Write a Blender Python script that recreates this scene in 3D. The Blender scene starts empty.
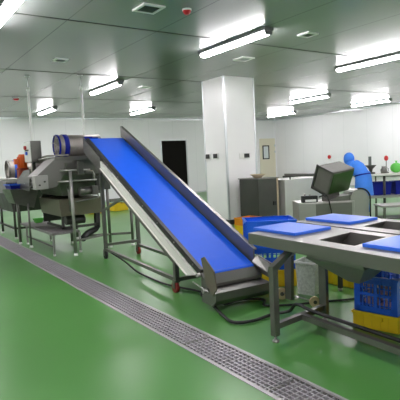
import bpy, bmesh, math, random
from mathutils import Vector, Matrix
random.seed(7)
PI = math.pi
C = bpy.context.scene.collection
sc = bpy.context.scene

# ------------------------------------------------------------------ camera, world, exposure
def camera():
    yaw, pitch, roll = map(math.radians, (34.41, -4.912, -2.78))
    f = Vector((math.sin(yaw)*math.cos(pitch), math.cos(yaw)*math.cos(pitch), math.sin(pitch)))
    r = Vector((math.cos(yaw), -math.sin(yaw), 0)); u = r.cross(f)
    c, s = math.cos(roll), math.sin(roll)
    R = c*r + s*u; U = -s*r + c*u
    m = Matrix((R, U, -f)).transposed().to_4x4(); m.translation = (0, 0, 1.45)
    cam = bpy.data.cameras.new('camera'); o = bpy.data.objects.new('camera', cam); C.objects.link(o)
    o.matrix_world = m
    cam.sensor_width = 36; cam.lens = 36*472.5/400; cam.clip_start = .05; cam.clip_end = 200
    sc.camera = o
camera()
w = bpy.data.worlds.new('world'); sc.world = w; w.use_nodes = True
w.node_tree.nodes['Background'].inputs[0].default_value = (.8, .9, 1, 1)
w.node_tree.nodes['Background'].inputs[1].default_value = .3
sc.view_settings.view_transform = 'Standard'; sc.view_settings.look = 'None'
sc.view_settings.gamma = 1; sc.view_settings.use_curve_mapping = False
sc.view_settings.exposure = 2.35
LAMP = 16.0
ZC = 3.2      # ceiling height

# ------------------------------------------------------------------ materials
def mat(name, col, rough=.5, metal=0., spec=.5, emit=None, es=1., noise=0., nscale=6., rvar=0., stretch=None, bump=0., alpha=None):
    m = bpy.data.materials.new(name); m.use_nodes = True
    nt = m.node_tree; b = nt.nodes['Principled BSDF']
    b.inputs['Base Color'].default_value = (*col, 1)
    b.inputs['Roughness'].default_value = rough; b.inputs['Metallic'].default_value = metal
    b.inputs['Specular IOR Level'].default_value = spec
    if emit:
        b.inputs['Emission Color'].default_value = (*emit, 1); b.inputs['Emission Strength'].default_value = es
    if noise or rvar or bump:
        tc = nt.nodes.new('ShaderNodeTexCoord'); mp = nt.nodes.new('ShaderNodeMapping')
        if stretch: mp.inputs['Scale'].default_value = stretch
        nt.links.new(tc.outputs['Object'], mp.inputs[0])
        n = nt.nodes.new('ShaderNodeTexNoise'); n.inputs['Scale'].default_value = nscale; n.inputs['Detail'].default_value = 5
        nt.links.new(mp.outputs[0], n.inputs['Vector'])
        if noise:
            r = nt.nodes.new('ShaderNodeMix'); r.data_type = 'RGBA'
            r.inputs[6].default_value = (*[max(0, c*(1-noise)) for c in col], 1)
            r.inputs[7].default_value = (*[min(1, c*(1+noise)) for c in col], 1)
            nt.links.new(n.outputs[0], r.inputs[0]); nt.links.new(r.outputs[2], b.inputs['Base Color'])
        if rvar:
            q = nt.nodes.new('ShaderNodeMapRange')
            q.inputs[1].default_value = .3; q.inputs[2].default_value = .7
            q.inputs[3].default_value = max(.02, rough-rvar); q.inputs[4].default_value = rough+rvar
            nt.links.new(n.outputs[0], q.inputs[0]); nt.links.new(q.outputs[0], b.inputs['Roughness'])
        if bump:
            k = nt.nodes.new('ShaderNodeBump'); k.inputs['Strength'].default_value = bump; k.inputs['Distance'].default_value = .01
            nt.links.new(n.outputs[0], k.inputs['Height']); nt.links.new(k.outputs[0], b.inputs['Normal'])
    return m

def panelled(name, col, line, rough, metal, seams, spec=.5, noise=.03):
    """coated sandwich panels: thin joints at regular spacing. seams = list of (axis, spacing, offset, width)"""
    m = mat(name, col, rough, metal, spec); nt = m.node_tree; b = nt.nodes['Principled BSDF']
    tc = nt.nodes.new('ShaderNodeTexCoord'); sp = nt.nodes.new('ShaderNodeSeparateXYZ')
    nt.links.new(tc.outputs['Object'], sp.inputs[0])
    tot = None
    def M(op, a, bb=None):
        n = nt.nodes.new('ShaderNodeMath'); n.operation = op
        for i, v in enumerate((a, bb)):
            if v is None: continue
            if isinstance(v, (int, float)): n.inputs[i].default_value = v
            else: nt.links.new(v, n.inputs[i])
        return n.outputs[0]
    for ax, s, off, wd in seams:
        v = M('FRACT', M('DIVIDE', M('SUBTRACT', sp.outputs[ax], off - s*50), s))
        l = M('LESS_THAN', v, wd/s)
        tot = l if tot is None else M('MAXIMUM', tot, l)
    n = nt.nodes.new('ShaderNodeTexNoise'); n.inputs['Scale'].default_value = 1.3; n.inputs['Detail'].default_value = 3
    nt.links.new(tc.outputs['Object'], n.inputs['Vector'])
    a = nt.nodes.new('ShaderNodeMix'); a.data_type = 'RGBA'
    a.inputs[6].default_value = (*[c*(1-noise) for c in col], 1); a.inputs[7].default_value = (*[min(1, c*(1+noise)) for c in col], 1)
    nt.links.new(n.outputs[0], a.inputs[0])
    r = nt.nodes.new('ShaderNodeMix'); r.data_type = 'RGBA'
    nt.links.new(tot, r.inputs[0]); nt.links.new(a.outputs[2], r.inputs[6]); r.inputs[7].default_value = (*line, 1)
    nt.links.new(r.outputs[2], b.inputs['Base Color'])
    return m

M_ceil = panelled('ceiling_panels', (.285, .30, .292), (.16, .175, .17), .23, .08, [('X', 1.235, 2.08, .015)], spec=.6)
M_wall = panelled('wall_panels', (.86, .85, .87), (.74, .74, .76), .4, 0, [('X', 1.15, .2, .012), ('Y', 1.15, .45, .012)])
M_pillar = panelled('pillar_panels', (.82, .81, .81), (.6, .6, .6), .3, 0, [('Z', 50, 25, .01)])
M_alu = mat('aluminium_trim', (.62, .64, .66), .35, .6)
M_steel = mat('stainless_steel', (.20, .195, .18), .38, .8, noise=.12, nscale=3, rvar=.08, stretch=(1, 1, 6))
M_steel_d = mat('dull_steel', (.085, .085, .078), .45, .7, noise=.2, nscale=4, rvar=.08)
M_steel_b = mat('bright_steel', (.40, .39, .37), .35, .7, noise=.08, nscale=5)
M_top = mat('table_steel', (.25, .245, .23), .38, .6, noise=.08, nscale=5)
M_drain = mat('galvanised_grating', (.44, .42, .44), .45, .3)
M_pit = mat('drain_pit', (.03, .025, .03), .7)
M_belt = mat('blue_belt', (.006, .10, .70), .55, 0, .25, noise=.06, nscale=12)
M_sheet = mat('blue_cutting_sheet', (.03, .14, .72), .4, 0, .35, noise=.04)
M_blue = mat('blue_plastic', (.01, .10, .62), .4)
M_navy = mat('navy_plastic', (.008, .016, .24), .6, 0, .2)
M_yellow = mat('yellow_plastic', (.80, .56, .01), .45)
M_orange = mat('orange_paint', (.80, .13, .015), .45)
M_redc = mat('red_plastic', (.55, .015, .02), .4)
M_castor = mat('dark_red_rubber', (.22, .012, .012), .5)
M_black = mat('black_rubber', (.012, .012, .013), .5)
M_white = mat('white_plastic', (.8, .8, .78), .45)
M_cream = mat('cream_side_panel', (.74, .73, .68), .4, .1)
M_beige = mat('beige_wheel', (.62, .50, .28), .55)
M_house = mat('lamp_housing', (.16, .17, .17), .4, .5)
M_tube = mat('lamp_diffuser', (.9, .9, .9), .5, emit=(1.0, .95, .99), es=LAMP)
M_dark = mat('doorway_darkness', (.008, .007, .006), .8, 0, .1)
M_door2 = mat('pale_yellow_door', (.78, .72, .58), .45)
M_green_refl = mat('green_reflection_side', (.05, .10, .03), .3, .6)  # green reflection on the tilted bin's front face, put into the base colour
M_tan = mat('tan_edge', (.45, .36, .25), .5)
M_green = mat('green_plastic', (.12, .55, .08), .5)
M_pouch = mat('pink_pouch', (.62, .42, .42), .4, noise=.35, nscale=30)
M_gown = mat('blue_gown', (.04, .20, .72), .75, noise=.15, nscale=8)
M_gown_d = mat('blue_trousers', (.03, .10, .42), .8)
M_skin = mat('skin', (.55, .33, .23), .6)
M_glass = mat('window_glass', (.75, .78, .8), .1, 0)
M_drum = mat('drum_mesh_steel', (.36, .33, .30), .55, .75, noise=.3, nscale=60)
M_brown = mat('brown_steel', (.22, .19, .15), .4, .7)

def floor_material():
    m = bpy.data.materials.new('green_epoxy'); m.use_nodes = True
    nt = m.node_tree; b = nt.nodes['Principled BSDF']
    tc = nt.nodes.new('ShaderNodeTexCoord')
    n = nt.nodes.new('ShaderNodeTexNoise'); n.inputs['Scale'].default_value = .9; n.inputs['Detail'].default_value = 4
    n2 = nt.nodes.new('ShaderNodeTexNoise'); n2.inputs['Scale'].default_value = 14; n2.inputs['Detail'].default_value = 6
    for q in (n, n2): nt.links.new(tc.outputs['Object'], q.inputs['Vector'])
    a = nt.nodes.new('ShaderNodeMix'); a.data_type = 'RGBA'
    a.inputs[6].default_value = (.072, .235, .048, 1); a.inputs[7].default_value = (.080, .250, .054, 1)
    nt.links.new(n.outputs[0], a.inputs[0])
    nt.links.new(a.outputs[2], b.inputs['Base Color'])
    q = nt.nodes.new('ShaderNodeMapRange'); q.inputs[1].default_value = .35; q.inputs[2].default_value = .65
    q.inputs[3].default_value = .29; q.inputs[4].default_value = .32
    nt.links.new(n.outputs[0], q.inputs[0]); nt.links.new(q.outputs[0], b.inputs['Roughness'])
    k = nt.nodes.new('ShaderNodeBump'); k.inputs['Strength'].default_value = .01; k.inputs['Distance'].default_value = .002
    nt.links.new(n2.outputs[0], k.inputs['Height']); nt.links.new(k.outputs[0], b.inputs['Normal'])
    b.inputs['Specular IOR Level'].default_value = .5
    return m
M_floor = floor_material()

# ------------------------------------------------------------------ mesh helpers
class B:
    def __init__(s): s.bm = bmesh.new()
    def box(s, x0, x1, y0, y1, z0, z1, bev=0, mtx=None):
        r = bmesh.ops.create_cube(s.bm, size=1)
        vs = r['verts']
        bmesh.ops.scale(s.bm, vec=(abs(x1-x0), abs(y1-y0), abs(z1-z0)), verts=vs)
        if bev:
            es = list({e for v in vs for e in v.link_edges})
            rr = bmesh.ops.bevel(s.bm, geom=es, offset=bev, segments=2, affect='EDGES', profile=.6)
            vs = list({v for f in rr['faces'] for v in f.verts} | {v for v in vs if v.is_valid})
        bmesh.ops.translate(s.bm, vec=((x0+x1)/2, (y0+y1)/2, (z0+z1)/2), verts=vs)
        if mtx is not None: bmesh.ops.transform(s.bm, matrix=mtx, verts=vs)
        return s
    def bar(s, p, q, wx, wz, up=(0, 0, 1)):
        """rectangular bar from p to q; wz measured towards up"""
        p, q = Vector(p), Vector(q); d = q-p; L = d.length; d.normalize()
        x = d.cross(Vector(up))
        if x.length < 1e-4: x = Vector((1, 0, 0))
        x.normalize(); z = x.cross(d)
        m = Matrix((x, d, z)).transposed().to_4x4(); m.translation = (p+q)/2
        return s.box(-wx/2, wx/2, -L/2, L/2, -wz/2, wz/2, mtx=m)
    def tube(s, pts, r, n=10, cap=True):
        pts = [Vector(p) for p in pts]; rings = []
        ref = None
        for i, p in enumerate(pts):
            d = (pts[min(i+1, len(pts)-1)] - pts[max(i-1, 0)]).normalized()
            if ref is None:
                ref = Vector((0, 0, 1)) if abs(d.z) < .9 else Vector((1, 0, 0))
            x = d.cross(ref).normalized(); y = x.cross(d); ref = y
            rr = r[i] if isinstance(r, (list, tuple)) else r
            rings.append([s.bm.verts.new(p + rr*(math.cos(2*PI*k/n)*x + math.sin(2*PI*k/n)*y)) for k in range(n)])
        for a, b in zip(rings, rings[1:]):
            for k in range(n): 
                f = s.bm.faces.new((a[k], a[(k+1) % n], b[(k+1) % n], b[k])); f.smooth = True
        if cap:
            s.bm.faces.new(rings[0][::-1]); s.bm.faces.new(rings[-1])
        return s
    def prism(s, pts, vec):
        """closed outline pts extruded by vec"""
        vec = Vector(vec)
        a = [s.bm.verts.new(Vector(p)) for p in pts]; b = [s.bm.verts.new(Vector(p)+vec) for p in pts]
        n = len(pts)
        s.bm.faces.new(a); s.bm.faces.new(b[::-1])
        for k in range(n): s.bm.faces.new((a[k], b[k], b[(k+1) % n], a[(k+1) % n]))
        return s
    def loft(s, lower, upper, caps=(True, True)):
        a = [s.bm.verts.new(Vector(p)) for p in lower]; b = [s.bm.verts.new(Vector(p)) for p in upper]; n = len(a)
        for k in range(n): s.bm.faces.new((a[k], a[(k+1) % n], b[(k+1) % n], b[k]))
        if caps[0]: s.bm.faces.new(a[::-1])
        if caps[1]: s.bm.faces.new(b)
        return s
    def shell(s, p, q, r, t, n=40):
        """open hollow drum from p to q, outer radius r, wall t"""
        p, q = Vector(p), Vector(q); d = (q-p).normalized()
        x = d.cross(Vector((0, 0, 1))).normalized(); y = x.cross(d)
        R = []
        for c, rr in ((p, r), (q, r), (q, r-t), (p, r-t)):
            R.append([s.bm.verts.new(c + rr*(math.cos(2*PI*k/n)*x + math.sin(2*PI*k/n)*y)) for k in range(n)])
        for i in range(4):
            a, b = R[i], R[(i+1) % 4]
            for k in range(n):
                f = s.bm.faces.new((a[k], a[(k+1) % n], b[(k+1) % n], b[k])); f.smooth = (i % 2 == 0)
        return s
    def sphere(s, c, r, sc_=(1, 1, 1), u=16, v=10):
        rr = bmesh.ops.create_uvsphere(s.bm, u_segments=u, v_segments=v, radius=r)
        bmesh.ops.scale(s.bm, vec=sc_, verts=rr['verts']); bmesh.ops.translate(s.bm, vec=c, verts=rr['verts'])
        for f in {f for vv in rr['verts'] for f in vv.link_faces}: f.smooth = True
        return s

def put(name, b, m, parent=None, world=False, label=None):
    bmesh.ops.recalc_face_normals(b.bm, faces=b.bm.faces)
    me = bpy.data.meshes.new(name); b.bm.to_mesh(me); b.bm.free()
    me.materials.append(m)
    o = bpy.data.objects.new(name, me); C.objects.link(o)
    if parent is not None:
        o.parent = parent
        if world: me.transform(root_matrix(parent).inverted())
    if label: o['label'] = label
    return o
def root_matrix(o):
    m = Matrix.LocRotScale(o.location, o.rotation_euler, o.scale)
    return root_matrix(o.parent) @ m if o.parent else m
def tag(o, label, cat, group=None):
    o['label'] = label; o['category'] = cat
    if group: o['group'] = group
    return o
def thing(name, label, cat, loc=(0, 0, 0), rz=0, group=None):
    o = bpy.data.objects.new(name, None); C.objects.link(o); o.empty_display_size = .1
    o.location = loc; o.rotation_euler = (0, 0, rz)
    return tag(o, label, cat, group)
def struct(name, b, m):
    o = put(name, b, m); o['kind'] = 'structure'; return o
def dup(root, loc=None, rz=None, label=None, group=None):
    def cp(o, par):
        c = o.copy(); C.objects.link(c); c.parent = par
        for ch in [k for k in bpy.data.objects if k.parent == o]: cp(ch, c)
        return c
    r = cp(root, None)
    if loc is not None: r.location = loc
    if rz is not None: r.rotation_euler = (0, 0, rz)
    if label: r['label'] = label
    if group: r['group'] = group
    return r

# ------------------------------------------------------------------ the room
X0, X1, Y0, Y1 = -6.0, 16.5, -6.0, 17.2
DX0, DX1 = 1.855, 2.175       # drain channel
fl = B().box(X0, DX0, Y0, Y1, -.2, 0).box(DX1, X1, Y0, Y1, -.2, 0)
struct('floor', fl, M_floor)
struct('trim_1', B().box(DX0, DX1, Y0, Y1, -.22, -.12), M_pit)               # bottom of the drain channel
struct('trim_2', B().box(DX0, DX0+.022, Y0, Y1, -.12, .004).box(DX1-.022, DX1, Y0, Y1, -.12, .004), M_drain)
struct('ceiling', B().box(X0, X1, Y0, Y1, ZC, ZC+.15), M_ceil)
struct('wall_back', B().box(X0, X1, Y1, Y1+.15, 0, ZC), M_wall)
struct('wall_right', B().box(X1, X1+.15, Y0, Y1, 0, ZC), M_wall)
struct('wall_left', B().box(X0-.15, X0, Y0, Y1, 0, ZC), M_wall)
struct('wall_front', B().box(X0, X1, Y0-.15, Y0, 0, ZC), M_wall)
for i, yy in enumerate((-.85, 2.4, 5.68, 8.9, 12.2, 15.4)):
    struct('trim_%d' % (3+i), B().box(X0, X1, yy-.012, yy+.012, ZC-.006, ZC+.01), M_steel_d)   # ceiling joints
struct('baseboard_back', B().box(X0, X1, Y1-.03, Y1, 0, .06), M_alu)
struct('baseboard_right', B().box(X1-.03, X1, Y0, Y1, 0, .06), M_alu)
struct('trim_9', B().box(X0, X1, Y1-.04, Y1, ZC-.05, ZC), M_alu)
struct('trim_10', B().box(X1-.04, X1, Y0, Y1, ZC-.05, ZC), M_alu)
# open doorway in the back wall, its darkness painted as a near-black panel
d1 = struct('door_1', B().box(9.96, 11.17, Y1-.02, Y1+.05, 0, 2.29), M_dark)
fr = put('door_frame', B().box(9.91, 9.96, Y1-.04, Y1, 0, 2.33).box(11.17, 11.22, Y1-.04, Y1, 0, 2.33).box(9.96, 11.17, Y1-.04, Y1, 2.29, 2.33), M_alu, d1)
# pale door with a window, by the corner
d2 = struct('door_2', B().box(15.4, 16.4, Y1-.03, Y1+.02, 0, 2.3), M_door2)
put('door_window_frame', B().box(15.56, 15.62, Y1-.05, Y1-.02, 1.3, 1.97).box(15.93, 15.99, Y1-.05, Y1-.02, 1.3, 1.97).box(15.62, 15.93, Y1-.05, Y1-.02, 1.3, 1.35).box(15.62, 15.93, Y1-.05, Y1-.02, 1.92, 1.97), M_black, d2)
put('door_window_pane', B().box(15.62, 15.93, Y1-.04, Y1-.025, 1.35, 1.92), M_glass, d2)
put('door_hinge', B().box(16.34, 16.4, Y1-.06, Y1-.02, 1.9, 2.0).box(16.34, 16.4, Y1-.06, Y1-.02, 1.6, 1.7), M_alu, d2)
# rail along the right wall
o = put('bumper_rail', B().box(X1-.10, X1-.04, 10.5, 16.6, .44, .56).box(X1-.04, X1, 11, 11.1, .46, .54).box(X1-.04, X1, 13.5, 13.6, .46, .54).box(X1-.04, X1, 16.3, 16.4, .46, .54), M_steel)
tag(o, 'long grey metal bumper rail running along the right hand wall', 'rail')

# pillar
PX0, PX1, PY0, PY1 = 6.3, 7.15, 8.1, 8.9
pl = struct('wall_pillar', B().box(PX0, PX1, PY0, PY1, 0, ZC), M_pillar)
put('corner_trim', B().box(PX0-.006, PX0+.035, PY0-.006, PY0+.035, 0, ZC), M_alu, pl)
put('corner_trim', B().box(PX1-.035, PX1+.006, PY0-.006, PY0+.035, 0, ZC), M_alu, pl)
put('corner_trim', B().box(PX0-.006, PX0+.035, PY1-.035, PY1+.006, 0, ZC), M_alu, pl)
put('kick_plate', B().box(PX0-.012, PX1+.012, PY0-.012, PY1+.012, 0, .10), M_steel_d, pl)
def socket(name, b, black, label):
    t = tag(put(name, b, M_white), label, 'socket', None); put('socket_face', black, M_black, t)
socket('wall_socket', B().box(PX0-.02, PX0, 8.68, 8.86, 1.44, 1.57), B().box(PX0-.032, PX0-.018, 8.70, 8.84, 1.455, 1.555), 'black wall socket on the left face of the white pillar, nearer the far edge')
socket('wall_socket', B().box(PX0-.02, PX0, 8.39, 8.57, 1.44, 1.57), B().box(PX0-.032, PX0-.018, 8.41, 8.55, 1.455, 1.555), 'black wall socket on the left face of the white pillar, nearer the front corner')
socket('wall_socket', B().box(6.66, 6.95, PY0-.02, PY0, 1.43, 1.54), B().box(6.78, 6.92, PY0-.032, PY0-.018, 1.44, 1.53), 'double socket with a white left half on the front face of the pillar')

# drain gratings
def grate():
    t = thing('drain_grating', 'x', 'drain grating', (2.015, 0, 0))
    W = .138
    put('frame', B().box(-W, -W+.012, .005, .995, -.03, .002).box(W-.012, W, .005, .995, -.03, .002).box(-W, W, .003, .015, -.03, .002).box(-W, W, .985, .997, -.03, .002), M_steel_b, t)
    g = B()
    for k in range(1, 7):
        x = -W + k*2*W/7; g.box(x-.005, x+.005, .01, .99, -.028, 0)
    for k in range(1, 22):
        y = k/22; g.box(-W+.005, W-.005, y-.0045, y+.0045, -.024, -.001)
    put('mesh_bars', g, M_drain, t)
    return t
g0 = grate()
GR = 'steel gratings laid end to end over the floor drain'
ys = [.15+.98*i for i in range(17)]
ordn = ['nearest', 'second', 'third', 'fourth', 'fifth', 'sixth', 'seventh', 'eighth', 'ninth', 'tenth', 'eleventh', 'twelfth', 'thirteenth', 'fourteenth', 'fifteenth', 'sixteenth', 'seventeenth']
first = True
j = 0
for y in ys:
    if y < 1.0: continue
    lab = 'steel mesh grating over the long floor drain, %s one counting from the camera' % ordn[j]; j += 1
    if first: g0.location.y = y; g0['label'] = lab; g0['group'] = GR; first = False
    else: dup(g0, (2.015, y, 0), label=lab, group=GR)

# ------------------------------------------------------------------ ceiling fittings
def lamp():
    t = thing('fluorescent_light', 'x', 'ceiling light', (0, 0, ZC), 0, 'fluorescent lights in rows on the ceiling')
    put('housing', B().box(-.08, .08, -.80, .80, -.05, 0, bev=.008), M_house, t)
    put('diffuser', B().prism([(-.06, -.76, -.05), (-.054, -.76, -.085), (-.03, -.76, -.10), (.03, -.76, -.10), (.054, -.76, -.085), (.06, -.76, -.05)], (0, 1.52, 0)), M_tube, t)
    for s in (-1, 1):
        put('end_cap', B().box(-.062, .062, s*.76, s*.79, -.10, -.05, bev=.008), M_house, t)
    return t
L0 = lamp()
LL = [(4.60, 5.65, 'large ceiling light above and in front of the white pillar'),
      (8.03, 5.71, 'large ceiling light at the right of the picture'),
      (1.33, 5.45, 'ceiling light cut by the top left corner of the picture'),
      (4.46, 10.06, 'ceiling light over the conveyor, between the two white ceiling poles and the pillar'),
      (11.31, 10.26, 'ceiling light right of the pillar, in the middle row'),
      (14.69, 10.48, 'ceiling light nearest the right hand wall'),
      (7.59, 14.26, 'far ceiling light above the dark doorway'),
      (4.55, 14.71, 'far ceiling light at the left, between the white ceiling poles'),
      (14.15, 14.39, 'farthest small ceiling light, above the pale yellow door')]
for i, (x, y, lab) in enumerate(LL):
    if i == 0: L0.location = (x, y, ZC); L0['label'] = lab
    else: dup(L0, (x, y, ZC), label=lab)
# the same rows go on outside the picture
off = [(x, y) for y in (1.4, -3.2) for x in (-2.2, 1.39, 4.8, 8.45, 11.9, 15.4)] + [(-2.2, 6.0), (11.9, 6.0), (15.4, 6.0), (-2.2, 10.6), (1.3, 10.6), (-2.2, 15.2), (1.2, 15.2)]
for x, y in off: dup(L0, (x, y, ZC), label='fluorescent ceiling light in the rows beyond the picture')

def vent(name, x, y, s, lab, dark=True, sy=None, slats=True):
    sy = sy or s
    t = thing(name, lab, 'air vent', (x, y, ZC), 0)
    put('vent_frame', B().box(-s, s, -sy, -sy+.035, -.02, 0).box(-s, s, sy-.035, sy, -.02, 0).box(-s, -s+.035, -sy+.035, sy-.035, -.02, 0).box(s-.035, s, -sy+.035, sy-.035, -.02, 0), M_white, t)
    put('backing', B().box(-s+.035, s-.035, -sy+.035, sy-.035, -.004, -.001), M_black if dark else M_white, t)
    if slats:
        g = B(); n = 7
        for k in range(n):
            yy = -sy+.05+(2*sy-.1)*k/(n-1); g.box(-s+.04, s-.04, yy-.004, yy+.004, -.018, -.004)
        put('slats', g, M_alu if not dark else M_house, t)
    return t
vent('ceiling_vent', 2.75, 4.86, .14, 'square slatted ceiling vent near the top edge, left of the red siren')
vent('ceiling_vent', 2.7, 7.82, .11, 'small dark square vent in the ceiling at the upper left')
vent('ceiling_vent', 5.41, 4.9, .11, 'square slatted ceiling vent right of the largest light')
vent('ceiling_vent', 5.6, 6.58, .14, 'pale flush ceiling vent just above the pillar top', dark=False)
vent('ceiling_vent', 5.4, 9.95, .13, 'pale flush ceiling vent near the light over the conveyor', dark=False)
def siren(x, y, lab, r=.05):
    t = thing('fire_alarm', lab, 'alarm', (x, y, ZC))
    put('alarm_base', B().tube([(0, 0, 0), (0, 0, -.02)], r*1.1, 20), M_white, t)
    put('alarm_body', B().tube([(0, 0, -.02), (0, 0, -.045), (0, 0, -.065)], [r, r*.85, r*.35], 20), M_redc, t)
siren(3.17, 4.71, 'round red fire alarm on the ceiling near the top edge of the picture')
siren(3.10, 12.44, 'small red fire alarm on the ceiling at the far left', .07)
o = thing('alarm_button', 'small red alarm button high on the right hand wall', 'button', (X1, 13.86, 1.28), 0)
put('back_box', B().box(-.03, 0, -.10, .10, -.12, .12, bev=.006), M_white, o); put('button', B().tube([(-.03, 0, 0), (-.06, 0, 0)], .085, 16), M_redc, o)

def pole(x, y, z, lab):
    t = thing('ceiling_conduit', lab, 'pipe', (x, y, z))
    put('pipe', B().tube([(0, 0, 0), (0, 0, ZC-z-.25)], .022, 12), M_white, t)
    put('thin_rod', B().tube([(0, 0, ZC-z-.25), (0, 0, ZC-z)], .008, 8), M_alu, t)
    put('coupling', B().tube([(0, 0, ZC-z-.28), (0, 0, ZC-z-.22)], .03, 12), M_white, t)
    put('ceiling_plate', B().tube([(0, 0, ZC-z-.012), (0, 0, ZC-z)], .05, 16), M_alu, t)
pole(2.58, 9.42, 1.30, 'white vertical conduit pole behind the grey control box')
pole(3.48, 9.0, 1.30, 'white vertical conduit pole behind the steel drum')

# ------------------------------------------------------------------ inclined conveyor
CO = Vector((2.63, 4.37, 0)); crz = -math.atan2(.19, 2.35)
cv = thing('inclined_conveyor', 'inclined conveyor with a bright blue belt and steel frame on castors', 'conveyor', CO, crz)
# local: x across, y up the slope, z up
zl = lambda b: .615 + .432*b
b0, b1 = -.60, 2.88
def slab(x0, x1, ya, yb, lo, hi):
    return B().prism([(x0, ya, zl(ya)+lo), (x0, yb, zl(yb)+lo), (x0, yb, zl(yb)+hi), (x0, ya, zl(ya)+hi)], (x1-x0, 0, 0))
bw = B()
prof = [(b0, zl(b0)+.0), (b1, zl(b1))]
for k in range(1, 8):
    a = math.radians(113.4 - k*180/7); prof.append((b1-.02+.055*math.cos(a)+.02, zl(b1)-.055+.055*math.sin(a)+.005))
prof += [(b0, zl(b0)-.11)]
for k in range(1, 7):
    a = math.radians(293.4 - k*180/7); prof.append((b0+.055*math.cos(a), zl(b0)-.055+.055*math.sin(a)))
bw.prism([(.01, y, z) for y, z in prof], (.57, 0, 0))
put('belt', bw, M_belt, cv)
put('slide_rail', slab(-.03, .012, b0, b1, -.06, .012), M_black, cv, label='black slide rail along the near edge of the belt')
bo = B()
for k in range(9):
    y = -.45+.4*k; bo.tube([(-.04, y, zl(y)-.02), (-.028, y, zl(y)-.02)], .009, 8)
put('rail_bolts', bo, M_steel, cv)
# cream side panel and grey upper side plate
put('side_panel', B().prism([(-.055, -.36, zl(-.36)-.185), (-.055, 2.2, zl(2.2)-.185), (-.055, 2.2, zl(2.2)-.07), (-.055, -.54, zl(-.54)-.07)], (.025, 0, 0)).prism([(-.07, -.36, zl(-.36)-.185), (-.07, 2.2, zl(2.2)-.185), (-.07, 2.2, zl(2.2)-.175), (-.07, -.36, zl(-.36)-.175)], (.03, 0, 0)), M_cream, cv)
put('side_plate', slab(-.055, -.03, 2.2, 3.0, -.26, -.02), M_steel, cv)
put('side_plate', slab(.62, .64, -.5, 2.9, -.24, -.02), M_steel, cv)
gd = slab(.60, .615, -.62, 3.02, -.03, .135)
gd.prism([(.60, -.62, zl(-.62)+.135), (.60, 3.02, zl(3.02)+.135), (.60, 3.02, zl(3.02)+.15), (.60, -.62, zl(-.62)+.15)], (.045, 0, 0))
put('side_guard', gd, M_steel, cv, label='tall steel guard along the far side of the belt')
# drive end
put('drive_roller', B().tube([(-.02, b1, zl(b1)-.055), (.62, b1, zl(b1)-.055)], .045, 20), M_steel_d, cv)
put('belt_scraper', B().box(-.03, .10, 2.98, 3.03, 1.83, 1.90).box(.02, .2, 3.0, 3.04, 1.86, 1.89), M_navy, cv)
# trunk of the frame
def leg(x, y, top, name='leg'):
    l = put(name, B().box(x-.025, x+.025, y-.025, y+.025, .15, top), M_steel, cv)
    put('castor_fork', B().box(x-.03, x+.03, y-.03, y+.045, .125, .15).box(x-.03, x-.022, y+.0, y+.05, .05, .125).box(x+.022, x+.03, y+.0, y+.05, .05, .125), M_steel, l)
    put('castor_wheel', B().tube([(x-.018, y+.03, .062), (x+.018, y+.03, .062)], .062, 24), M_castor if y < 1.3 or x > .2 else M_black, l, label='dark red castor wheel' if (y < 1.3 or x > .2) else None)
leg(0, 2.36, zl(2.36)-.2); leg(.54, 2.36, zl(2.36)-.1); leg(0, 0, zl(0)-.22); leg(.54, 0, zl(0)-.1)
fr = B()
fr.box(-.02, .02, .025, 2.335, .13, .17).box(.52, .56, .025, 2.335, .13, .17)
fr.box(.02, .52, 2.34, 2.38, .20, .24).box(.02, .52, -.02, .02, .13, .17)
for x in (0, .54):
    fr.bar((x, .0, zl(0)-.27), (x, 2.36, zl(2.36)-.27), .04, .05)
    fr.bar((x, 1.5, zl(1.5)-.28), (x, 2.34, .75), .03, .03)
fr.box(0, .54, 2.34, 2.38, zl(2.36)-.32, zl(2.36)-.27)
put('frame', fr, M_steel, cv)
# hopper box at the low end
hb = B()
e0 = -.62
hb.prism([(-.04, e0, zl(e0)), (-.04, e0-.12, zl(e0)-.10), (-.04, e0-.12, zl(e0)-.13), (-.04, e0, zl(e0)-.14)], (.65, 0, 0))
hb.prism([(-.04, e0-.02, .215), (-.04, e0-.26, .195), (-.04, e0-.26, .12), (-.04, e0-.20, .06), (-.04, e0, .06)], (.65, 0, 0))
put('end_trough', hb, M_steel, cv)
put('end_flap', B().prism([(-.06, -.67, .50), (-.06, -.73, .525), (-.06, -.90, .41), (-.06, -.93, .25), (-.06, -.86, .17), (-.06, -.74, .27)], (.012, 0, 0)), M_brown, cv, label='upright brownish steel flap')
put('end_flap', B().prism([(.58, -.62, zl(-.6)), (.63, -.62, .42), (.67, -.80, .36), (.60, -.84, .28)], (.0, -.002, .012)).prism([(.63, -.62, .44), (.67, -.86, .36), (.67, -.86, .20), (.63, -.62, .26)], (.012, 0, 0)), M_top, cv, label='bright steel corner flap')
put('tension_bolt', B().tube([(-.09, -.62, .33), (-.05, -.62, .33)], .02, 10).tube([(-.10, -.74, .2), (-.05, -.74, .2)], .022, 10).tube([(-.07, -.5, .24), (-.07, -.8, .2)], .008, 8), M_steel_b, cv)

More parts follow.
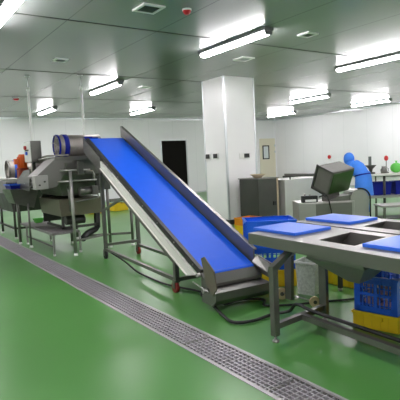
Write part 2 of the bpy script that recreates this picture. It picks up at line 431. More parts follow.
# hose under the conveyor and across the floor
def hose(name, pts, r, lab, m=M_black, cat='cable'):
    pts = [Vector(p) for p in pts]; out = []
    for i in range(len(pts)-1):
        p0 = pts[max(i-1, 0)]; p1 = pts[i]; p2 = pts[i+1]; p3 = pts[min(i+2, len(pts)-1)]
        for k in range(6):
            t = k/6
            out.append(.5*((2*p1)+(-p0+p2)*t+(2*p0-5*p1+4*p2-p3)*t*t+(-p0+3*p1-3*p2+p3)*t**3))
    out.append(pts[-1])
    return tag(put(name, B().tube(out, r, 8), m), lab, cat)
hose('black_hose', [(2.60, 3.86, .10), (2.58, 3.6, .03), (2.50, 3.36, .022), (2.47, 3.17, .022), (2.62, 3.09, .022), (2.84, 3.10, .022), (2.95, 2.98, .06), (2.90, 2.84, .165), (2.86, 2.6, .165), (2.84, 2.2, .165), (2.82, 1.7, .165), (2.8, 1.0, .165)], .015,
     'thick black hose from the conveyor end across the floor to the table frame', cat='hose')
hose('black_cable', [(2.72, 6.3, .17), (2.74, 5.9, .10), (2.72, 5.5, .03), (2.71, 5.1, .014), (2.70, 4.8, .014), (2.72, 4.55, .02), (2.80, 4.3, .014), (2.82, 4.1, .014), (2.74, 3.95, .014)], .012,
     'black cable lying on the floor beneath the sloping conveyor')
hose('black_cable', [(2.72, 3.78, .05), (2.74, 3.66, .014), (2.95, 3.66, .014), (3.12, 3.50, .014), (3.0, 3.36, .014), (3.2, 3.2, .014), (3.5, 3.05, .014), (3.8, 2.9, .014), (4.0, 2.84, .014)], .011,
     'thin black cable curling on the floor behind the near table leg')

# ------------------------------------------------------------------ packing tables
TZ = .80
def table_top(t, xa, xb, ya, yb, bays):
    """bays: list of openings (y0, y1) inside the top"""
    b = B(); r = .15 if True else 0
    xi, xo = xa+.15, xb-.12
    b.box(xa, xb, ya, yb, TZ-.092, TZ-.088)  # underside lip skin
    b.bm.clear()
    b.box(xa, xi, ya, yb, TZ-.006, TZ).box(xo, xb, ya, yb, TZ-.006, TZ)
    edges = sorted(bays); cur = ya
    for (p, q) in edges:
        b.box(xi, xo, cur, p, TZ-.006, TZ); cur = q
    b.box(xi, xo, cur, yb, TZ-.006, TZ)
    put('table_top', b, M_top, t, world=True)
    a = B().box(xa, xa+.004, ya, yb, TZ-.092, TZ-.006).box(xb-.004, xb, ya, yb, TZ-.092, TZ-.006).box(xa+.004, xb-.004, yb-.004, yb, TZ-.092, TZ-.006).box(xa+.004, xb-.004, ya, ya+.004, TZ-.092, TZ-.006)
    put('apron', a, M_steel, t, world=True)
    for (p, q) in edges:
        h = B()
        up = [(xi, p, TZ-.003), (xo, p, TZ-.003), (xo, q, TZ-.003), (xi, q, TZ-.003)]
        m = (xi+xo)/2
        md = [(xi, p-.08, TZ-.16), (xo, p-.08, TZ-.16), (xo, q+.14, TZ-.16), (xi, q+.14, TZ-.16)]
        lo = [(m-.08, p+.06, TZ-.31), (m+.08, p+.06, TZ-.31), (m+.08, p+.16, TZ-.31), (m-.08, p+.16, TZ-.31)]
        h.loft(up, md, (False, False)); h.loft(md, lo, (False, True))
        put('hopper', h, M_top, t, world=True)
SH = Matrix(((1, .045, 0, -.045*3.1), (.10, 1, 0, -.10*2.6), (0, 0, 1, 0), (0, 0, 0, 1)))   # the tables stand slightly out of square
tA = thing('packing_table', 'nearest long stainless steel packing table with blue sheets and square openings', 'table', (2.9, 1.75, 0))
table_top(tA, 2.60, 3.30, .25, 3.09, [(2.06, 2.40), (.93, 1.37)])
for y in (2.67, .75):
    # front leg, bent in at the top
    l = B().box(2.465, 2.525, y-.025, y+.025, .05, .60)
    l.prism([(2.465, y-.025, .60), (2.525, y-.025, .565), (2.76, y-.025, .70), (2.68, y-.025, .70)], (0, .05, 0))
    l = put('leg', l, M_steel, tA, world=True)
    put('levelling_foot', B().tube([(2.495, y, .0), (2.495, y, .012), (2.495, y, .02), (2.495, y, .05)], [.03, .028, .01, .01], 14), M_steel_b, l, world=True)
    l = put('leg', B().box(3.11, 3.15, y-.045, y+.035, .05, .705), M_steel, tA, world=True)
    put('levelling_foot', B().tube([(3.14, y, .0), (3.14, y, .012), (3.14, y, .02), (3.14, y, .05)], [.03, .028, .01, .01], 14), M_steel_b, l, world=True)
    put('cross_bar', B().box(2.525, 3.11, y-.022, y+.022, .10, .145), M_steel, tA, world=True)
put('long_bar', B().box(2.80, 2.85, .77, 2.65, .10, .145), M_steel, tA, world=True)
ar = B().prism([(3.10, 3.13, .10), (3.10, 3.05, .10), (3.10, 3.03, .52), (3.10, 2.96, .58), (3.10, 2.75, .58), (3.10, 2.695, .50), (3.10, 2.695, .70), (3.10, 3.13, .70)], (.04, 0, 0))
put('arched_bracket', ar, M_steel, tA, world=True)

tB = thing('packing_table', 'second stainless steel packing table, behind the nearest one, with one blue sheet', 'table', (3.7, 1.75, 0))
table_top(tB, 3.35, 4.0, .25, 3.18, [(2.00, 2.48), (.93, 1.37)])
for (x, y) in ((3.40, .8), (3.94, .8), (3.94, 3.08), (3.40, 2.88)):
    l = put('leg', B().box(x-.02, x+.02, y-.02, y+.02, .03, .70), M_steel_d, tB, world=True)
    put('levelling_foot', B().tube([(x, y, 0), (x, y, .03)], .025, 12), M_steel_b, l, world=True)
for tt in (tA, tB):
    mw = root_matrix(tt)
    for o in [k for k in bpy.data.objects if k.type == 'MESH' and (k.parent == tt or (k.parent and k.parent.parent == tt))]:
        o.data.transform(mw.inverted() @ SH @ mw)

def sheet(xa, xb, ya, yb, lab):
    tag(put('blue_sheet', B().box(xa, xb, ya, yb, TZ+.001, TZ+.026, bev=.004), M_sheet), lab, 'cutting board', 'blue plastic sheets on the packing tables')
sheet(2.73, 3.17, 2.67, 3.17, 'blue plastic sheet on the left end of the nearest packing table')
sheet(3.47, 3.88, 2.71, 3.24, 'blue plastic sheet on the table behind, farthest of the three')
sheet(2.70, 3.14, 1.38, 2.01, 'blue plastic sheet at the right edge of the picture, past the square opening')

# ------------------------------------------------------------------ crates
def crate_body(w, l, h, solid=False):
    """w along x, l along y"""
    b = B(); t = .012
    X, Y = w/2, l/2
    b.box(-X, X, -Y, Y, 0, .012)
    if solid:
        b.box(-X, -X+t, -Y, Y, 0, h).box(X-t, X, -Y, Y, 0, h).box(-X, X, -Y, -Y+t, 0, h).box(-X, X, Y-t, Y, 0, h)
        n = 5
        for k in range(n+1):
            for sx in (-1, 1):
                y = -Y+.01+k*(l-.02)/n; b.box(sx*X-.006, sx*X+.006, y-.006, y+.006, .01, h-.02)
            for sy in (-1, 1):
                x = -X+.01+k*(w-.02)/n; b.box(x-.006, x+.006, sy*Y-.006, sy*Y+.006, .01, h-.02)
    else:
        for sx in (-1, 1):
            for sy in (-1, 1):
                x, y = sx*(X-.025), sy*(Y-.025); b.box(x-.025, x+.025, y-.025, y+.025, 0, h)
        n = 5
        for z0, z1 in ((0, .05), (h*.5-.012, h*.5+.012), (h-.06, h)):
            for s in (-1, 1):
                b.box(s*(X-t/2)-t/2, s*(X-t/2)+t/2, -Y+.02, Y-.02, z0, z1); b.box(-X+.02, X-.02, s*(Y-t/2)-t/2, s*(Y-t/2)+t/2, z0, z1)
        for i in range(3):
            zz = h*(.22+.19*i+(.09 if i else 0)); 
            for s in (-1, 1):
                b.box(s*(X-t/2)-.004, s*(X-t/2)+.004, -Y+.02, Y-.02, zz-.004, zz+.004); b.box(-X+.02, X-.02, s*(Y-t/2)-.004, s*(Y-t/2)+.004, zz-.004, zz+.004)
        for k in range(1, n*2):
            f = k/(n*2); wd = .014 if k % 5 == 0 else .0045
            for s in (-1, 1):
                b.box(s*(X-t/2)-.005, s*(X-t/2)+.005, -Y+l*f-wd, -Y+l*f+wd, .03, h-.03)
                b.box(-X+w*f-wd, -X+w*f+wd, s*(Y-t/2)-.005, s*(Y-t/2)+.005, .03, h-.03)
    r = .02
    b.box(-X-.012, X+.012, -Y-.012, -Y+t, h-r, h).box(-X-.012, X+.012, Y-t, Y+.012, h-r, h).box(-X-.012, -X+t, -Y+t, Y-t, h-r, h).box(X-t, X+.012, -Y+t, Y-t, h-r, h)
    return b
def crate(name, w, l, h, m, loc, rz, lab, solid=False, group=None):
    t = thing(name, lab, 'crate', loc, rz, group)
    put('crate_body', crate_body(w, l, h, solid), m, t)
    for s in (-1, 1):
        put('handle', B().box(s*(w/2)-.015, s*(w/2)+.015, -.06, .06, h-.055, h-.02, bev=.004), m, t)
    return t
# stack behind the left end of the tables
CR = -.60
crate('yellow_crate', .52, .36, .19, M_yellow, (3.64, 3.96, 0), CR, 'yellow crate on the floor under the blue crates by the conveyor end', True)
crate('blue_crate', .52, .36, .255, M_blue, (3.64, 3.96, .19), CR, 'slatted blue crate standing on the yellow crate by the conveyor end')
crate('blue_crate', .54, .38, .30, mat('bright_blue_plastic', (.01, .14, .80), .4), (3.64, 3.96, .445), CR, 'large open bright blue crate, topmost of the stack by the conveyor end', True)
# stack under the second table
crate('yellow_crate', .50, .37, .135, M_yellow, (3.49, 2.36, 0), .22, 'yellow crate on the floor beneath the packing tables at the right edge', True)
crate('blue_crate', .49, .355, .30, M_blue, (3.49, 2.36, .135), .22, 'slatted blue crate full of pink pouches, on a yellow crate at the right')
crate('yellow_crate', .50, .36, .165, M_yellow, (4.15, 2.66, 0), .1, 'yellow crate hidden behind, carrying the rear slatted blue crate', True)
crate('blue_crate', .48, .35, .30, M_blue, (4.15, 2.66, .165), .1, 'slatted blue crate behind the full one, partly hidden by the table')
for k in range(18):
    z = .182 + .062*(k//6); xx = 3.37 + .125*(k % 3); yy = 2.28 + .14*((k//3) % 2) + .03*(k % 3)
    p = put('pouch', B().sphere((0, 0, 0), .06, (1, 1.1, .45)), M_pouch); p.location = (xx, yy, z); p.rotation_euler = (random.uniform(-.3, .3), random.uniform(-.3, .3), k)
    tag(p, 'small pink plastic pouch lying in the slatted blue crate at the right', 'pouch', 'pink pouches in the blue crate')
crate('yellow_crate', .34, .50, .16, M_yellow, (4.26, 3.30, 0), .1, 'yellow crate on the floor seen far under the table hopper', True)
crate('yellow_crate', .40, .5, .18, M_yellow, (5.75, 6.72, 0), .05, 'yellow crate on the floor between the conveyor and the pillar foot', True)
crate('orange_crate', .40, .5, .14, mat('orange_plastic', (.78, .28, .01), .45), (5.75, 6.72, .18), .05, 'orange crate stacked on the yellow crate by the pillar foot', True)
# white perforated bin
bn = thing('white_bin', 'white speckled plastic bin standing behind the table legs', 'bin', (3.66, 3.38, 0), .3)
put('bin_body', B().loft([(-.09, -.09, 0), (.09, -.09, 0), (.09, .09, 0), (-.09, .09, 0)], [(-.11, -.11, .34), (.11, -.11, .34), (.11, .11, .34), (-.11, .11, .34)], (True, False)), mat('speckled_white', (.62, .66, .60), .4, noise=.5, nscale=45), bn)
put('bin_rim', B().box(-.125, .125, -.125, -.11, .33, .35).box(-.125, .125, .11, .125, .33, .35).box(-.125, -.11, -.11, .11, .33, .35).box(.11, .125, -.11, .11, .33, .35), M_white, bn)
# wheel set
ws = thing('wheel_set', 'pair of beige wheels on a thin metal axle beneath the table', 'wheels', (3.3, 3.2, 0))
put('axle', B().tube([(3.29, 3.40, .07), (3.33, 3.04, .056)], .006, 8), M_steel_b, ws, world=True)
dv = Vector((.55, .83, 0)).normalized()*.016
for p, r in (((3.29, 3.42, .07), .058), ((3.34, 3.03, .055), .05)):
    p = Vector(p); p.z = r
    w_ = put('wheel', B().tube([p-dv, p+dv], r, 24), M_beige, ws, world=True)
    put('wheel_hub', B().tube([p-dv*1.3, p+dv*1.3], r*.35, 16), M_steel_d, w_, world=True)

# ------------------------------------------------------------------ washing line at the left
wm = thing('washing_machine', 'large stainless vegetable washing machine with a round drum behind the conveyor', 'machine', (2.8, 8.3, 0))
def P(name, b, m, parent=wm, label=None): return put(name, b, m, parent, world=True, label=label)
dr = P('drum', B().shell((2.60, 8.0, 1.79), (3.34, 8.0, 1.79), .185, .008), M_drum)
P('drum_rim', B().shell((2.58, 8.0, 1.79), (2.61, 8.0, 1.79), .192, .012), M_navy, dr, 'blue outer drum ring')
P('drum_rim', B().shell((2.68, 8.0, 1.79), (2.76, 8.0, 1.79), .195, .012), M_navy, dr, 'wide blue drum band')
sp = B()
for k in range(6):
    a = k*PI/3+.3; sp.bar((2.56, 8.0+.17*math.cos(a), 1.80+.17*math.sin(a)), (2.64, 8.0+.17*math.cos(a), 1.80+.17*math.sin(a)), .02, .01)
    sp.bar((2.60, 8.0, 1.80), (2.60, 8.0+.18*math.cos(a), 1.80+.18*math.sin(a)), .012, .012)
P('spokes', sp, M_steel_b, dr)
P('tank', B().loft([(2.55, 7.75, .95), (3.25, 7.75, .95), (3.25, 8.9, .95), (2.55, 8.9, .95)], [(2.45, 7.6, 1.30), (3.35, 7.6, 1.30), (3.35, 9.1, 1.30), (2.45, 9.1, 1.30)]).box(2.45, 3.35, 7.6, 9.1, 1.30, 1.56), M_steel)
P('lower_tank', B().loft([(2.48, 7.68, .62), (3.2, 7.68, .62), (3.2, 8.78, .62), (2.48, 8.78, .62)], [(2.45, 7.65, .9), (3.2, 7.65, .9), (3.2, 8.8, .9), (2.45, 8.8, .9)]), M_brown)
P('top_rim', B().box(2.40, 3.38, 7.55, 7.60, 1.54, 1.60).box(2.40, 2.45, 7.60, 9.15, 1.54, 1.60).box(3.33, 3.38, 7.60, 9.15, 1.54, 1.60).box(2.45, 3.33, 9.10, 9.15, 1.54, 1.60), M_steel)
# chute running down to the left
ch = B()
ch.prism([(2.42, 7.75, 1.55), (2.42, 8.1, 1.55), (2.42, 9.0, 1.30), (2.42, 9.0, 1.12), (2.42, 8.3, 1.05), (2.42, 7.75, 1.38)], (-.02, 0, 0))
ch.prism([(2.16, 8.1, 1.42), (2.16, 8.5, 1.40), (2.16, 9.0, 1.22), (2.16, 9.0, 1.08), (2.16, 8.2, 1.05)], (-.02, 0, 0))
ch.prism([(2.14, 8.1, 1.12), (2.42, 7.9, 1.30), (2.42, 8.9, 1.12), (2.14, 8.95, 1.08)], (0, 0, .02))
P('chute', ch, M_steel)
P('chute_side', B().prism([(2.40, 7.56, 1.56), (2.72, 7.56, 1.56), (2.40, 7.56, 1.12), (2.24, 7.56, 1.10), (2.10, 7.56, 1.10), (2.08, 7.56, 1.27)], (0, .02, 0)).prism([(2.40, 7.53, 1.57), (2.08, 7.53, 1.30), (2.08, 7.53, 1.27), (2.40, 7.53, 1.54)], (0, .5, 0)), mat('chute_steel', (.22, .215, .20), .45, .5), wm)
P('end_block', B().box(2.04, 2.24, 7.44, 7.62, 1.10, 1.32, bev=.01), M_steel_b)
P('block_bolt', B().tube([(2.10, 7.42, 1.17), (2.10, 7.45, 1.17)], .014, 10).tube([(2.18, 7.42, 1.22), (2.18, 7.45, 1.22)], .014, 10), M_steel_d)
P('hopper', B().loft([(2.02, 8.75, .82), (2.34, 8.75, .72), (2.34, 9.25, .72), (2.02, 9.25, .82)], [(1.93, 8.65, 1.08), (2.42, 8.65, 1.06), (2.42, 9.35, 1.06), (1.93, 9.35, 1.08)], (True, True)), M_steel)
P('handrail', B().tube([(2.45, 7.48, 1.38), (2.95, 7.48, 1.37)], .018).tube([(2.40, 7.48, 1.20), (3.05, 7.48, 1.20)], .014).tube([(2.88, 7.5, 1.34), (3.0, 7.5, 1.34), (3.02, 7.5, 1.28), (3.02, 7.5, 1.18)], .02), M_steel_b)
P('valve_box', B().box(2.72, 2.82, 7.42, 7.50, 1.30, 1.52, bev=.008).box(2.55, 2.66, 7.5, 7.6, 1.40, 1.50), M_steel)
P('connecting_pipe', B().tube([(2.42, 8.3, 1.62), (2.42, 7.98, 1.63), (2.7, 7.75, 1.63)], .016).tube([(2.36, 8.3, 1.58), (2.36, 7.98, 1.585), (2.5, 7.75, 1.585)], .012), M_steel_b)
def wleg(x, y, top, r=.025, parent=wm, m=None):
    l = P('leg', B().tube([(x, y, .04), (x, y, top)], r, 12), m or M_steel, parent)
    P('leg_foot', B().tube([(x, y, 0), (x, y, .03), (x, y, .05)], [.035, .032, .015], 12), M_white, l)
wleg(2.57, 7.36, 1.36, .025, m=M_steel_b); wleg(2.95, 8.6, 1.1); wleg(3.28, 7.6, 1.3); wleg(3.2, 9.0, 1.0); wleg(2.20, 9.35, 1.1); wleg(2.24, 8.75, .9, .018); wleg(3.66, 7.5, .8, .025); P('side_bracket', B().box(3.28, 3.70, 7.48, 7.53, .80, .85), M_steel)
P('low_bar', B().bar((2.57, 7.36, .24), (3.28, 7.6, .24), .03, .03), M_steel)
P('low_bar', B().bar((2.95, 7.9, .22), (3.66, 7.5, .22), .03, .04), M_steel)
P('drain_pipe', B().tube([(2.80, 7.62, .22), (2.95, 7.8, .27), (3.12, 7.85, .32), (3.16, 7.85, .36), (3.17, 7.85, .62)], .055, 14), M_black)
P('skirt_panel', B().box(2.5, 3.2, 8.75, 8.78, .45, .95), M_steel_d)
P('gear_motor', B().tube([(2.75, 7.5, 1.02), (2.95, 7.5, 1.02)], .07, 16).box(2.95, 3.05, 7.42, 7.58, .95, 1.1, bev=.01), M_steel)
P('control_panel', B().box(3.05, 3.3, 7.50, 7.56, 1.02, 1.25), M_steel_d)
P('under_frame', B().box(2.5, 2.54, 7.72, 7.76, .40, .62).box(3.1, 3.14, 7.72, 7.76, .40, .62).box(2.5, 3.14, 7.72, 7.76, .40, .44).box(2.54, 2.58, 7.76, 8.7, .40, .44), M_steel_d)
P('belt_motor', B().tube([(2.62, 7.9, .52), (2.95, 7.9, .52)], .075, 16), M_steel_d)
P('side_pipe', B().tube([(2.6, 7.62, 1.1), (2.6, 7.56, 1.0), (2.6, 7.56, .7)], .02).tube([(3.1, 7.6, 1.0), (3.1, 7.56, .9), (2.7, 7.56, .85)], .018), M_steel)

# control box on its stand
cb = thing('control_box', 'grey electrical control box with red and blue buttons above the washing machine chute', 'control box', (2.36, 8.62, 0))
put('box_body', B().box(-.085, .095, -.20, .20, 1.54, 1.91, bev=.008), M_steel, cb)
put('box_door', B().box(-.10, -.085, -.19, .19, 1.55, 1.90), M_white, cb, label='pale front door of the box')
put('button', B().tube([(-.10, .05, 1.80), (-.135, .05, 1.80)], .035, 14), M_redc, cb, label='round red push button')
put('button', B().tube([(-.10, .0, 1.70), (-.13, .0, 1.70)], .03, 14), M_blue, cb, label='round blue push button')
put('name_plate', B().box(-.104, -.10, -.10, .12, 1.74, 1.765), M_black, cb)
put('post', B().box(-.025, .025, -.025, .025, 1.33, 1.54), M_steel_d, cb)
put('base_plate', B().box(-.08, .08, -.1, .1, 1.31, 1.33), M_steel_d, cb)

# orange motor
mo = thing('electric_motor', 'bright orange electric motor beside the grey control box', 'motor', (2.27, 9.05, 1.12))
mb = B().tube([(0, 0, .32), (0, 0, .52), (0, 0, .58)], [.08, .08, .05], 20)
for k in range(12):
    a = k*PI/6; mb.bar((.082*math.cos(a), .082*math.sin(a), .33), (.082*math.cos(a), .082*math.sin(a), .53), .012, .012)
mb.box(-.14, -.08, -.05, .05, .40, .50, bev=.008)
put('motor_body', mb, M_orange, mo)
put('gearbox', B().box(-.09, .09, -.09, .09, .13, .31, bev=.02).tube([(0, 0, .30), (0, 0, .33)], .11, 20), mat('dark_orange', (.30, .04, .015), .5), mo, label='dark reddish gearbox')
put('mounting_bracket', B().box(-.07, .12, -.07, .07, -.04, .13), M_steel_d, mo)

# second washing unit further back
w2 = thing('washing_machine', 'far washing machine with a small blue ringed drum at the left edge', 'machine', (2.6, 11, 0))
d2_ = P('drum', B().shell((2.44, 11.0, 1.42), (3.05, 11.0, 1.42), .205, .008), M_drum, w2)
P('drum_rim', B().shell((2.42, 11.0, 1.42), (2.45, 11.0, 1.42), .21, .02), M_steel, d2_)
P('drum_rim', B().shell((2.55, 11.0, 1.42), (2.65, 11.0, 1.42), .21, .012), M_blue, d2_, 'blue drum band')
P('tank', B().loft([(2.3, 10.2, .55), (3.0, 10.2, .55), (3.0, 12.6, .55), (2.3, 12.6, .55)], [(2.2, 10.0, 1.16), (3.1, 10.0, 1.16), (3.1, 12.8, 1.16), (2.2, 12.8, 1.16)]), M_steel_d, w2)
P('guard_rail', B().tube([(2.15, 9.9, 1.24), (2.15, 12.9, 1.24)], .02).tube([(2.15, 9.9, 1.24), (3.1, 9.9, 1.24)], .02), M_steel_b, w2)
P('side_plate', B().box(2.15, 2.18, 9.95, 12.8, .95, 1.18), M_steel, w2)
for (x, y) in ((2.3, 10.1), (3.0, 10.1), (2.3, 12.6), (3.0, 12.6), (2.3, 11.3)): wleg(x, y, .9, .025, w2, M_steel_d)
P('low_bar', B().box(2.28, 2.32, 10.1, 12.6, .2, .24).box(2.3, 3.0, 10.08, 10.12, .2, .24), M_steel_d, w2)
bt = thing('blue_tub', 'low blue plastic tub holding loose items beside the orange motor', 'tub', (2.12, 9.02, 1.085))
put('tub_body', B().loft([(-.13, -.2, 0), (.06, -.2, 0), (.06, .2, 0), (-.13, .2, 0)], [(-.15, -.23, .07), (.08, -.23, .07), (.08, .23, .07), (-.15, .23, .07)], (True, False)), M_navy, bt)
put('tub_rim', B().box(-.165, .095, -.245, -.225, .06, .08).box(-.165, .095, .225, .245, .06, .08).box(-.165, -.145, -.225, .225, .06, .08).box(.075, .095, -.225, .225, .06, .08), M_blue, bt)
hp = B().tube([(2.15, 8.5, 1.17), (2.2, 8.45, 1.28)], .014, 10)
tag(put('scraper_handle', hp, M_white), 'short white handle sticking up beside the blue tub', 'handle')

# low step bench
bs = thing('step_bench', 'low grey metal step bench on thin legs in front of the washing machine', 'bench', (2.6, 8.6, 0))
P('bench_top', B().box(2.28, 2.74, 7.58, 9.6, .34, .38, bev=.006), mat('worn_grey_top', (.25, .235, .235), .5, .4, noise=.25, nscale=15), bs)
for (x, y) in ((2.30, 7.6), (2.30, 9.22), (2.74, 7.6), (2.74, 9.22)):
    l = P('leg', B().box(x-.015, x+.015, y-.015, y+.015, .03, .34), M_steel_b, bs)
    P('leg_foot', B().tube([(x, y, 0), (x, y, .03)], .022, 12), M_white, l)
P('low_bar', B().box(2.29, 2.31, 7.6, 9.2, .14, .165), M_steel, bs)
o = thing('green_scoop', 'small light green plastic scoop on the far end of the step bench', 'scoop', (2.55, 9.3, .382))
put('scoop_bowl', B().loft([(-.06, -.05, 0), (.06, -.05, 0), (.06, .05, 0), (-.06, .05, 0)], [(-.09, -.07, .08), (.09, -.07, .08), (.09, .07, .08), (-.09, .07, .08)], (True, False)), M_green, o)
put('scoop_handle', B().bar((.08, 0, .07), (.2, 0, .1), .02, .012), M_green, o)

# yellow crates and a white bottle far behind the conveyor
for i, (x, y, lab) in enumerate(((5.35, 13.4, 'far yellow crate behind the washing machine, left one of the pair'), (6.15, 13.5, 'far yellow crate behind the conveyor legs, right one of the pair'))):
    crate('yellow_crate', .45, .5, .22, M_yellow, (x, y, 0), 0, lab, True)
o = thing('white_canister', 'small white canister beside the far yellow crates', 'canister', (4.85, 13.6, 0))
put('canister_body', B().tube([(0, 0, 0), (0, 0, .2), (0, 0, .26)], [.1, .1, .05], 16), M_white, o); put('cap', B().tube([(0, 0, .26), (0, 0, .30)], .04, 12), M_white, o)

# ------------------------------------------------------------------ right background
kt = thing('steel_cabinet', 'dark stainless steel cabinet with a small black switch right of the pillar', 'cabinet', (6.9, 7.2, 0))
P('cabinet_body', B().box(6.46, 6.98, 7.3, 7.9, .04, .98, bev=.01), M_steel_d, kt)
P('edge_strip', B().box(6.985, 7.03, 7.3, 7.34, .04, 1.0), M_tan, kt, 'tan edge strip')
P('cabinet_top', B().box(6.44, 7.04, 7.28, 7.92, .98, 1.0), M_steel, kt)
P('switch', B().box(6.86, 6.93, 7.27, 7.30, .42, .50), M_black, kt)
o = thing('basin', 'small beige basin on top of the dark steel cabinet', 'basin', (6.73, 7.6, 1.0))
put('basin_bowl', B().tube([(0, 0, 0), (0, 0, .07)], [.08, .16], 18), M_tan, o); put('basin_rim', B().shell((0, -.0, .068), (0, 0, .078), .165, .012, 24) if False else B().tube([(0, 0, .068), (0, 0, .074)], .168, 24), M_beige, o)
tk = thing('wash_tank', 'pale stainless steel tank with a top rail behind the tilted bin', 'tank', (7.7, 7.2, 0))
P('tank_body', B().box(7.12, 8.35, 7.2, 7.9, .04, .93, bev=.01), mat('satin_steel', (.52, .52, .50), .45, .5, noise=.06), tk)
P('tank_rail', B().tube([(7.1, 7.22, 1.0), (8.4, 7.22, .99)], .022).tube([(7.3, 7.22, .92), (7.3, 7.22, 1.0)], .015).tube([(8.3, 7.22, .92), (8.3, 7.22, 1.0)], .015), M_steel_d, tk)
P('tank_leg', B().box(7.15, 7.2, 7.25, 7.3, 0, .05).box(8.25, 8.3, 7.25, 7.3, 0, .05).box(7.15, 7.2, 7.8, 7.85, 0, .05).box(8.25, 8.3, 7.8, 7.85, 0, .05), M_steel_d, tk)

# cutting machine, local x along its length
rz = math.radians(-34.4)
cm = thing('cutting_machine', 'stainless cutting machine with a rounded arch at its right end', 'machine', (5.70, 5.55, 0), rz)
put('machine_body', B().box(.06, 1.0, 0, .5, .12, .645, bev=.015), M_steel_b, cm)
put('access_panel', B().box(.35, .95, -.012, 0, .2, .62, bev=.004), M_steel, cm)
put('top_hump', B().prism([(.55, .05, .64), (1.0, .05, .64), (1.0, .05, .74), (.75, .05, .72)], (0, .4, 0)), M_steel, cm)
arc = [(.94, .02, .08)]
for k in range(13):
    a = PI - k*PI/12; arc.append((1.09+.15*math.cos(a), .02, .68+.15*math.sin(a)))
arc.append((1.24, .02, .08))
put('arch_housing', B().prism(arc, (0, .46, 0)), M_steel_b, cm)
arc2 = [(1.22, -.03, .05)] + [(1.09+(.155)*math.cos(k*PI/12), -.03, .68+.155*math.sin(k*PI/12)) for k in range(13)]
put('arch_seal', B().tube([(1.255, 0, .05), *[(1.09+.165*math.cos(k*PI/12), 0, .68+.165*math.sin(k*PI/12)) for k in range(8)]], .014, 8), M_black, cm)
for x in (.12, .92):
    for y in (.06, .44): put('leg', B().box(x-.03, x+.03, y-.03, y+.03, 0, .12), M_steel_d, cm)
put('power_cord', B().tube([(.42, .05, .73), (.48, -.02, .76), (.56, -.03, .68), (.60, -.03, .5), (.6, -.03, .3)], .011, 8), M_black, cm)
dp = thing('control_display', 'small black framed display on the left end of the cutting machine', 'display', (5.76, 5.51, .645), rz)
put('display_case', B().box(.06, .32, .02, .12, .0, .11, bev=.006), M_black, dp)
put('display_face', B().box(.11, .29, .012, .02, .012, .05), M_white, dp)
put('display_knob', B().tube([(.12, .07, .11), (.12, .07, .15)], .02, 12), M_steel_b, dp)
put('display_knob', B().tube([(.2, .07, .11), (.2, .07, .135)], .018, 12), M_steel_b, dp)

# tilted square bin
K = Vector((6.08, 5.05, 1.13))
R = Matrix(((1.0, -.05, -.08), (.01, .92, -.4), (.09, .4, .91)))
tb = thing('tilted_bin', 'grey square metal bin tipped forward over the cutting machine', 'bin', (6.35, 5.35, .70))
mt = Matrix.Translation(K) @ R.to_4x4()
put_ = lambda n, b, m, lab=None: put(n, b, m, tb, world=True, label=lab)
put_('bin_shell', B().box(0, .57, 0, .33, -.42, 0, bev=.03, mtx=mt), mat('dull_olive_metal', (.10, .10, .085), .6, .15, noise=.15, nscale=8))
put_('bin_front', B().box(.03, .545, -.008, .004, -.39, -.03, bev=.003, mtx=mt), M_green_refl, 'front plate with a dark green reflection put into its colour')
put_('bin_rim', B().box(-.02, .0, 0, .34, -.43, -.40, mtx=mt).box(-.02, 0, 0, .34, -.02, .01, mtx=mt).box(-.02, 0, .31, .34, -.40, -.02, mtx=mt), M_steel_d)
put_('support_arm', B().box(6.22, 6.5, 5.28, 5.42, .64, .86), M_steel)

# back work table (local frame faces the camera)
bt2 = thing('work_table', 'long stainless work table near the right wall with a lower shelf', 'table', (9.53, 6.93, 0), rz)
put('table_top', B().box(-.1, 1.9, 0, .7, .855, .90, bev=.006), M_cream, bt2)
put('lower_shelf', B().box(-.05, 1.85, .0, .65, .33, .39), M_steel_b, bt2)
for x in (.44, 1.8):
    for y in (.08, .62):
        put('leg', B().tube([(x, y, 0), (x, y, .86)], .03 if y < .2 else .02, 12), M_steel_d if y < .2 else M_steel, bt2)
lt = thing('low_table', 'low steel stand on the floor at the right edge in front of the work table', 'table', (7.99, 5.46, 0), rz)
put('stand_top', B().box(0, .8, 0, .5, .35, .39, bev=.005), M_steel_b, lt)
put('lower_shelf', B().box(.03, .77, .03, .47, .12, .14), M_steel, lt)
for x in (.04, .76):
    for y in (.04, .46): put('leg', B().box(x-.02, x+.02, y-.02, y+.02, 0, .35), M_steel, lt)
def onT(x, y, z):   # point on the work table
    return Vector((9.53, 6.93, 0)) + Matrix.Rotation(rz, 3, 'Z') @ Vector((x, y, z))
for i, (x, lab) in enumerate(((.33, 'navy blue tub on the lower shelf, left of the table leg'), (.90, 'navy blue tub on the lower shelf, right of the table leg'))):
    t = thing('blue_tub', lab, 'tub', onT(x+.08, .34, .39), rz)
    put('tub_body', B().loft([(-.22, -.16, 0), (.22, -.16, 0), (.22, .16, 0), (-.22, .16, 0)], [(-.24, -.18, .3), (.24, -.18, .3), (.24, .18, .3), (-.24, .18, .3)], (True, False)), M_navy, t)
    put('tub_rim', B().box(-.255, .255, -.195, -.175, .28, .31).box(-.255, .255, .175, .195, .28, .31).box(-.255, -.235, -.175, .175, .28, .31).box(.235, .255, -.175, .175, .28, .31), M_navy, t)
t = thing('weighing_scale', 'small scale with a dark pan and upright display on the work table', 'scale', onT(.22, .35, .90), rz)
put('scale_base', B().box(-.08, .08, -.08, .08, 0, .04, bev=.006), M_steel_d, t)
put('scale_pan', B().tube([(0, 0, .04), (0, 0, .12), (0, 0, .20), (0, 0, .21)], [.03, .05, .13, .14], 18), M_steel_d, t)
put('scale_display', B().box(-.035, .035, .03, .06, .2, .42, bev=.008), M_house, t)
t = thing('steel_jug', 'small steel jug standing on the work table right of the scale', 'jug', onT(.52, .3, .90), rz)
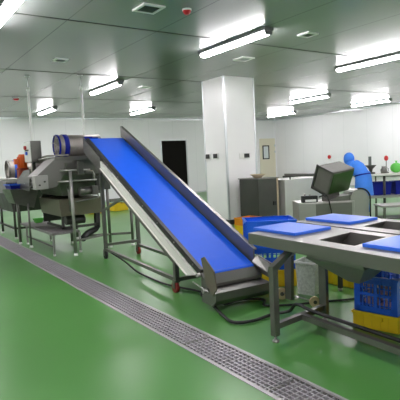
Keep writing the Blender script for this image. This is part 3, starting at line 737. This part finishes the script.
put('jug_body', B().tube([(0, 0, 0), (0, 0, .09), (0, 0, .13), (0, 0, .17)], [.07, .08, .05, .055], 16), M_steel, t)
put('jug_handle', B().tube([(.06, 0, .03), (.11, 0, .05), (.11, 0, .11), (.05, 0, .14)], .008, 8), M_steel, t)
t = thing('signal_stand', 'thin upright stand with a red head on the work table', 'stand', onT(.62, .4, .90), rz)
put('stand_base', B().tube([(0, 0, 0), (0, 0, .02)], .06, 16), M_steel_d, t); put('stand_rod', B().tube([(0, 0, .02), (0, 0, .30)], .012, 10), M_steel, t)
put('red_head', B().sphere((0, 0, .36), .05, (1, 1, 1.3)), M_redc, t)
t = thing('green_bag', 'bright green plastic bag on the work table at the right edge', 'bag', onT(.84, .35, .90), rz)
put('bag_body', B().sphere((0, 0, .12), .13, (1.1, .8, .95)), M_green, t)
put('bag_knot', B().tube([(0, 0, .22), (0, 0, .26), (0, 0, .29)], [.03, .015, .04], 10), M_green, t)

# ------------------------------------------------------------------ worker
# tapered figure modelled ring by ring, joined with metaball-free lofts and remeshed into one continuous surface
def worker_mesh():
    t = thing('person', 'person in blue hooded gown leaning over a bench beyond the tilted bin', 'person', (8.95, 6.61, 0), math.radians(84))
    t.scale = (.96, .96, .96)
    b = B()
    b.tube([(-.02, 0, .80), (0, 0, .92), (.06, 0, 1.03), (.15, 0, 1.12), (.26, 0, 1.19), (.32, 0, 1.23)], [.16, .175, .165, .17, .155, .08], 18)
    b.sphere((.24, 0, 1.14), .15, (.8, 1.42, .85)); b.sphere((0, 0, .9), .17, (.95, 1.1, 1))
    b.tube([(.31, 0, 1.19), (.39, 0, 1.29)], [.065, .055], 12)
    for s in (-1, 1):
        b.tube([(0, s*.09, .88), (.03, s*.10, .48), (-.02, s*.11, .09)], [.105, .072, .05], 14)
        b.sphere((.05, s*.11, .05), .05, (2.2, .95, .95))
        b.tube([(.25, s*.19, 1.16), (.27, s*.25, .98), (.42, s*.19, .96)], [.075, .06, .042], 12)
        # palm, fingers, thumb
        b.sphere((.47, s*.18, .955), .042, (1.2, .95, .45), 10, 8)
        for k, L in enumerate((.055, .065, .06, .045)):
            y = s*.18 + (k-1.5)*.02
            b.tube([(.50, y, .957), (.50+L*.6, y, .955), (.50+L, y, .938)], [.0105, .0095, .008], 8)
        b.tube([(.46, s*.15, .955), (.485, s*.128, .95), (.505, s*.125, .94)], [.012, .011, .009], 8)
    b.sphere((.43, 0, 1.345), .095, (1.05, .85, 1.22))
    b.sphere((.525, 0, 1.33), .02, (1.1, .7, 1.3), 8, 6)          # nose
    o = put('body', b, M_gown, t)
    rm = o.modifiers.new('remesh', 'REMESH'); rm.mode = 'VOXEL'; rm.voxel_size = .0085; rm.use_smooth_shade = True
    sm = o.modifiers.new('smooth', 'SMOOTH'); sm.factor = .5; sm.iterations = 3
    o.data.materials.clear(); o.data.materials.append(M_gown)
    # hood over the head, leaving the face free
    h = B().sphere((.42, 0, 1.35), .135, (1.0, .90, 1.14), 24, 16)
    vs = [v for v in h.bm.verts if v.co.x > .49 and v.co.z > 1.27 and v.co.z < 1.42]
    bmesh.ops.delete(h.bm, geom=vs, context='VERTS')
    h.tube([(.41, 0, 1.27), (.35, 0, 1.21), (.29, 0, 1.16)], [.10, .12, .17], 18, cap=False)
    put('hood', h, M_gown, t)
    put('face_mask', B().sphere((.51, 0, 1.305), .05, (.6, 1.1, .9), 12, 8), M_white, t)
    e = B()
    for s in (-1, 1): e.sphere((.523, s*.033, 1.36), .011, (.6, 1.2, 1), 8, 6)
    put('eyes', e, M_black, t)
    put('apron_belt', B().tube([(.005, 0, .95), (.012, 0, .98)], .188, 20), M_navy, t, label='dark blue waist band')
    g = B()
    g.tube([(-.02, 0, .50), (-.02, 0, .70), (-.01, 0, .92), (.02, 0, 1.0)], [.22, .20, .185, .175], 20, cap=False)
    put('gown_skirt', g, M_gown, t)
worker_mesh()
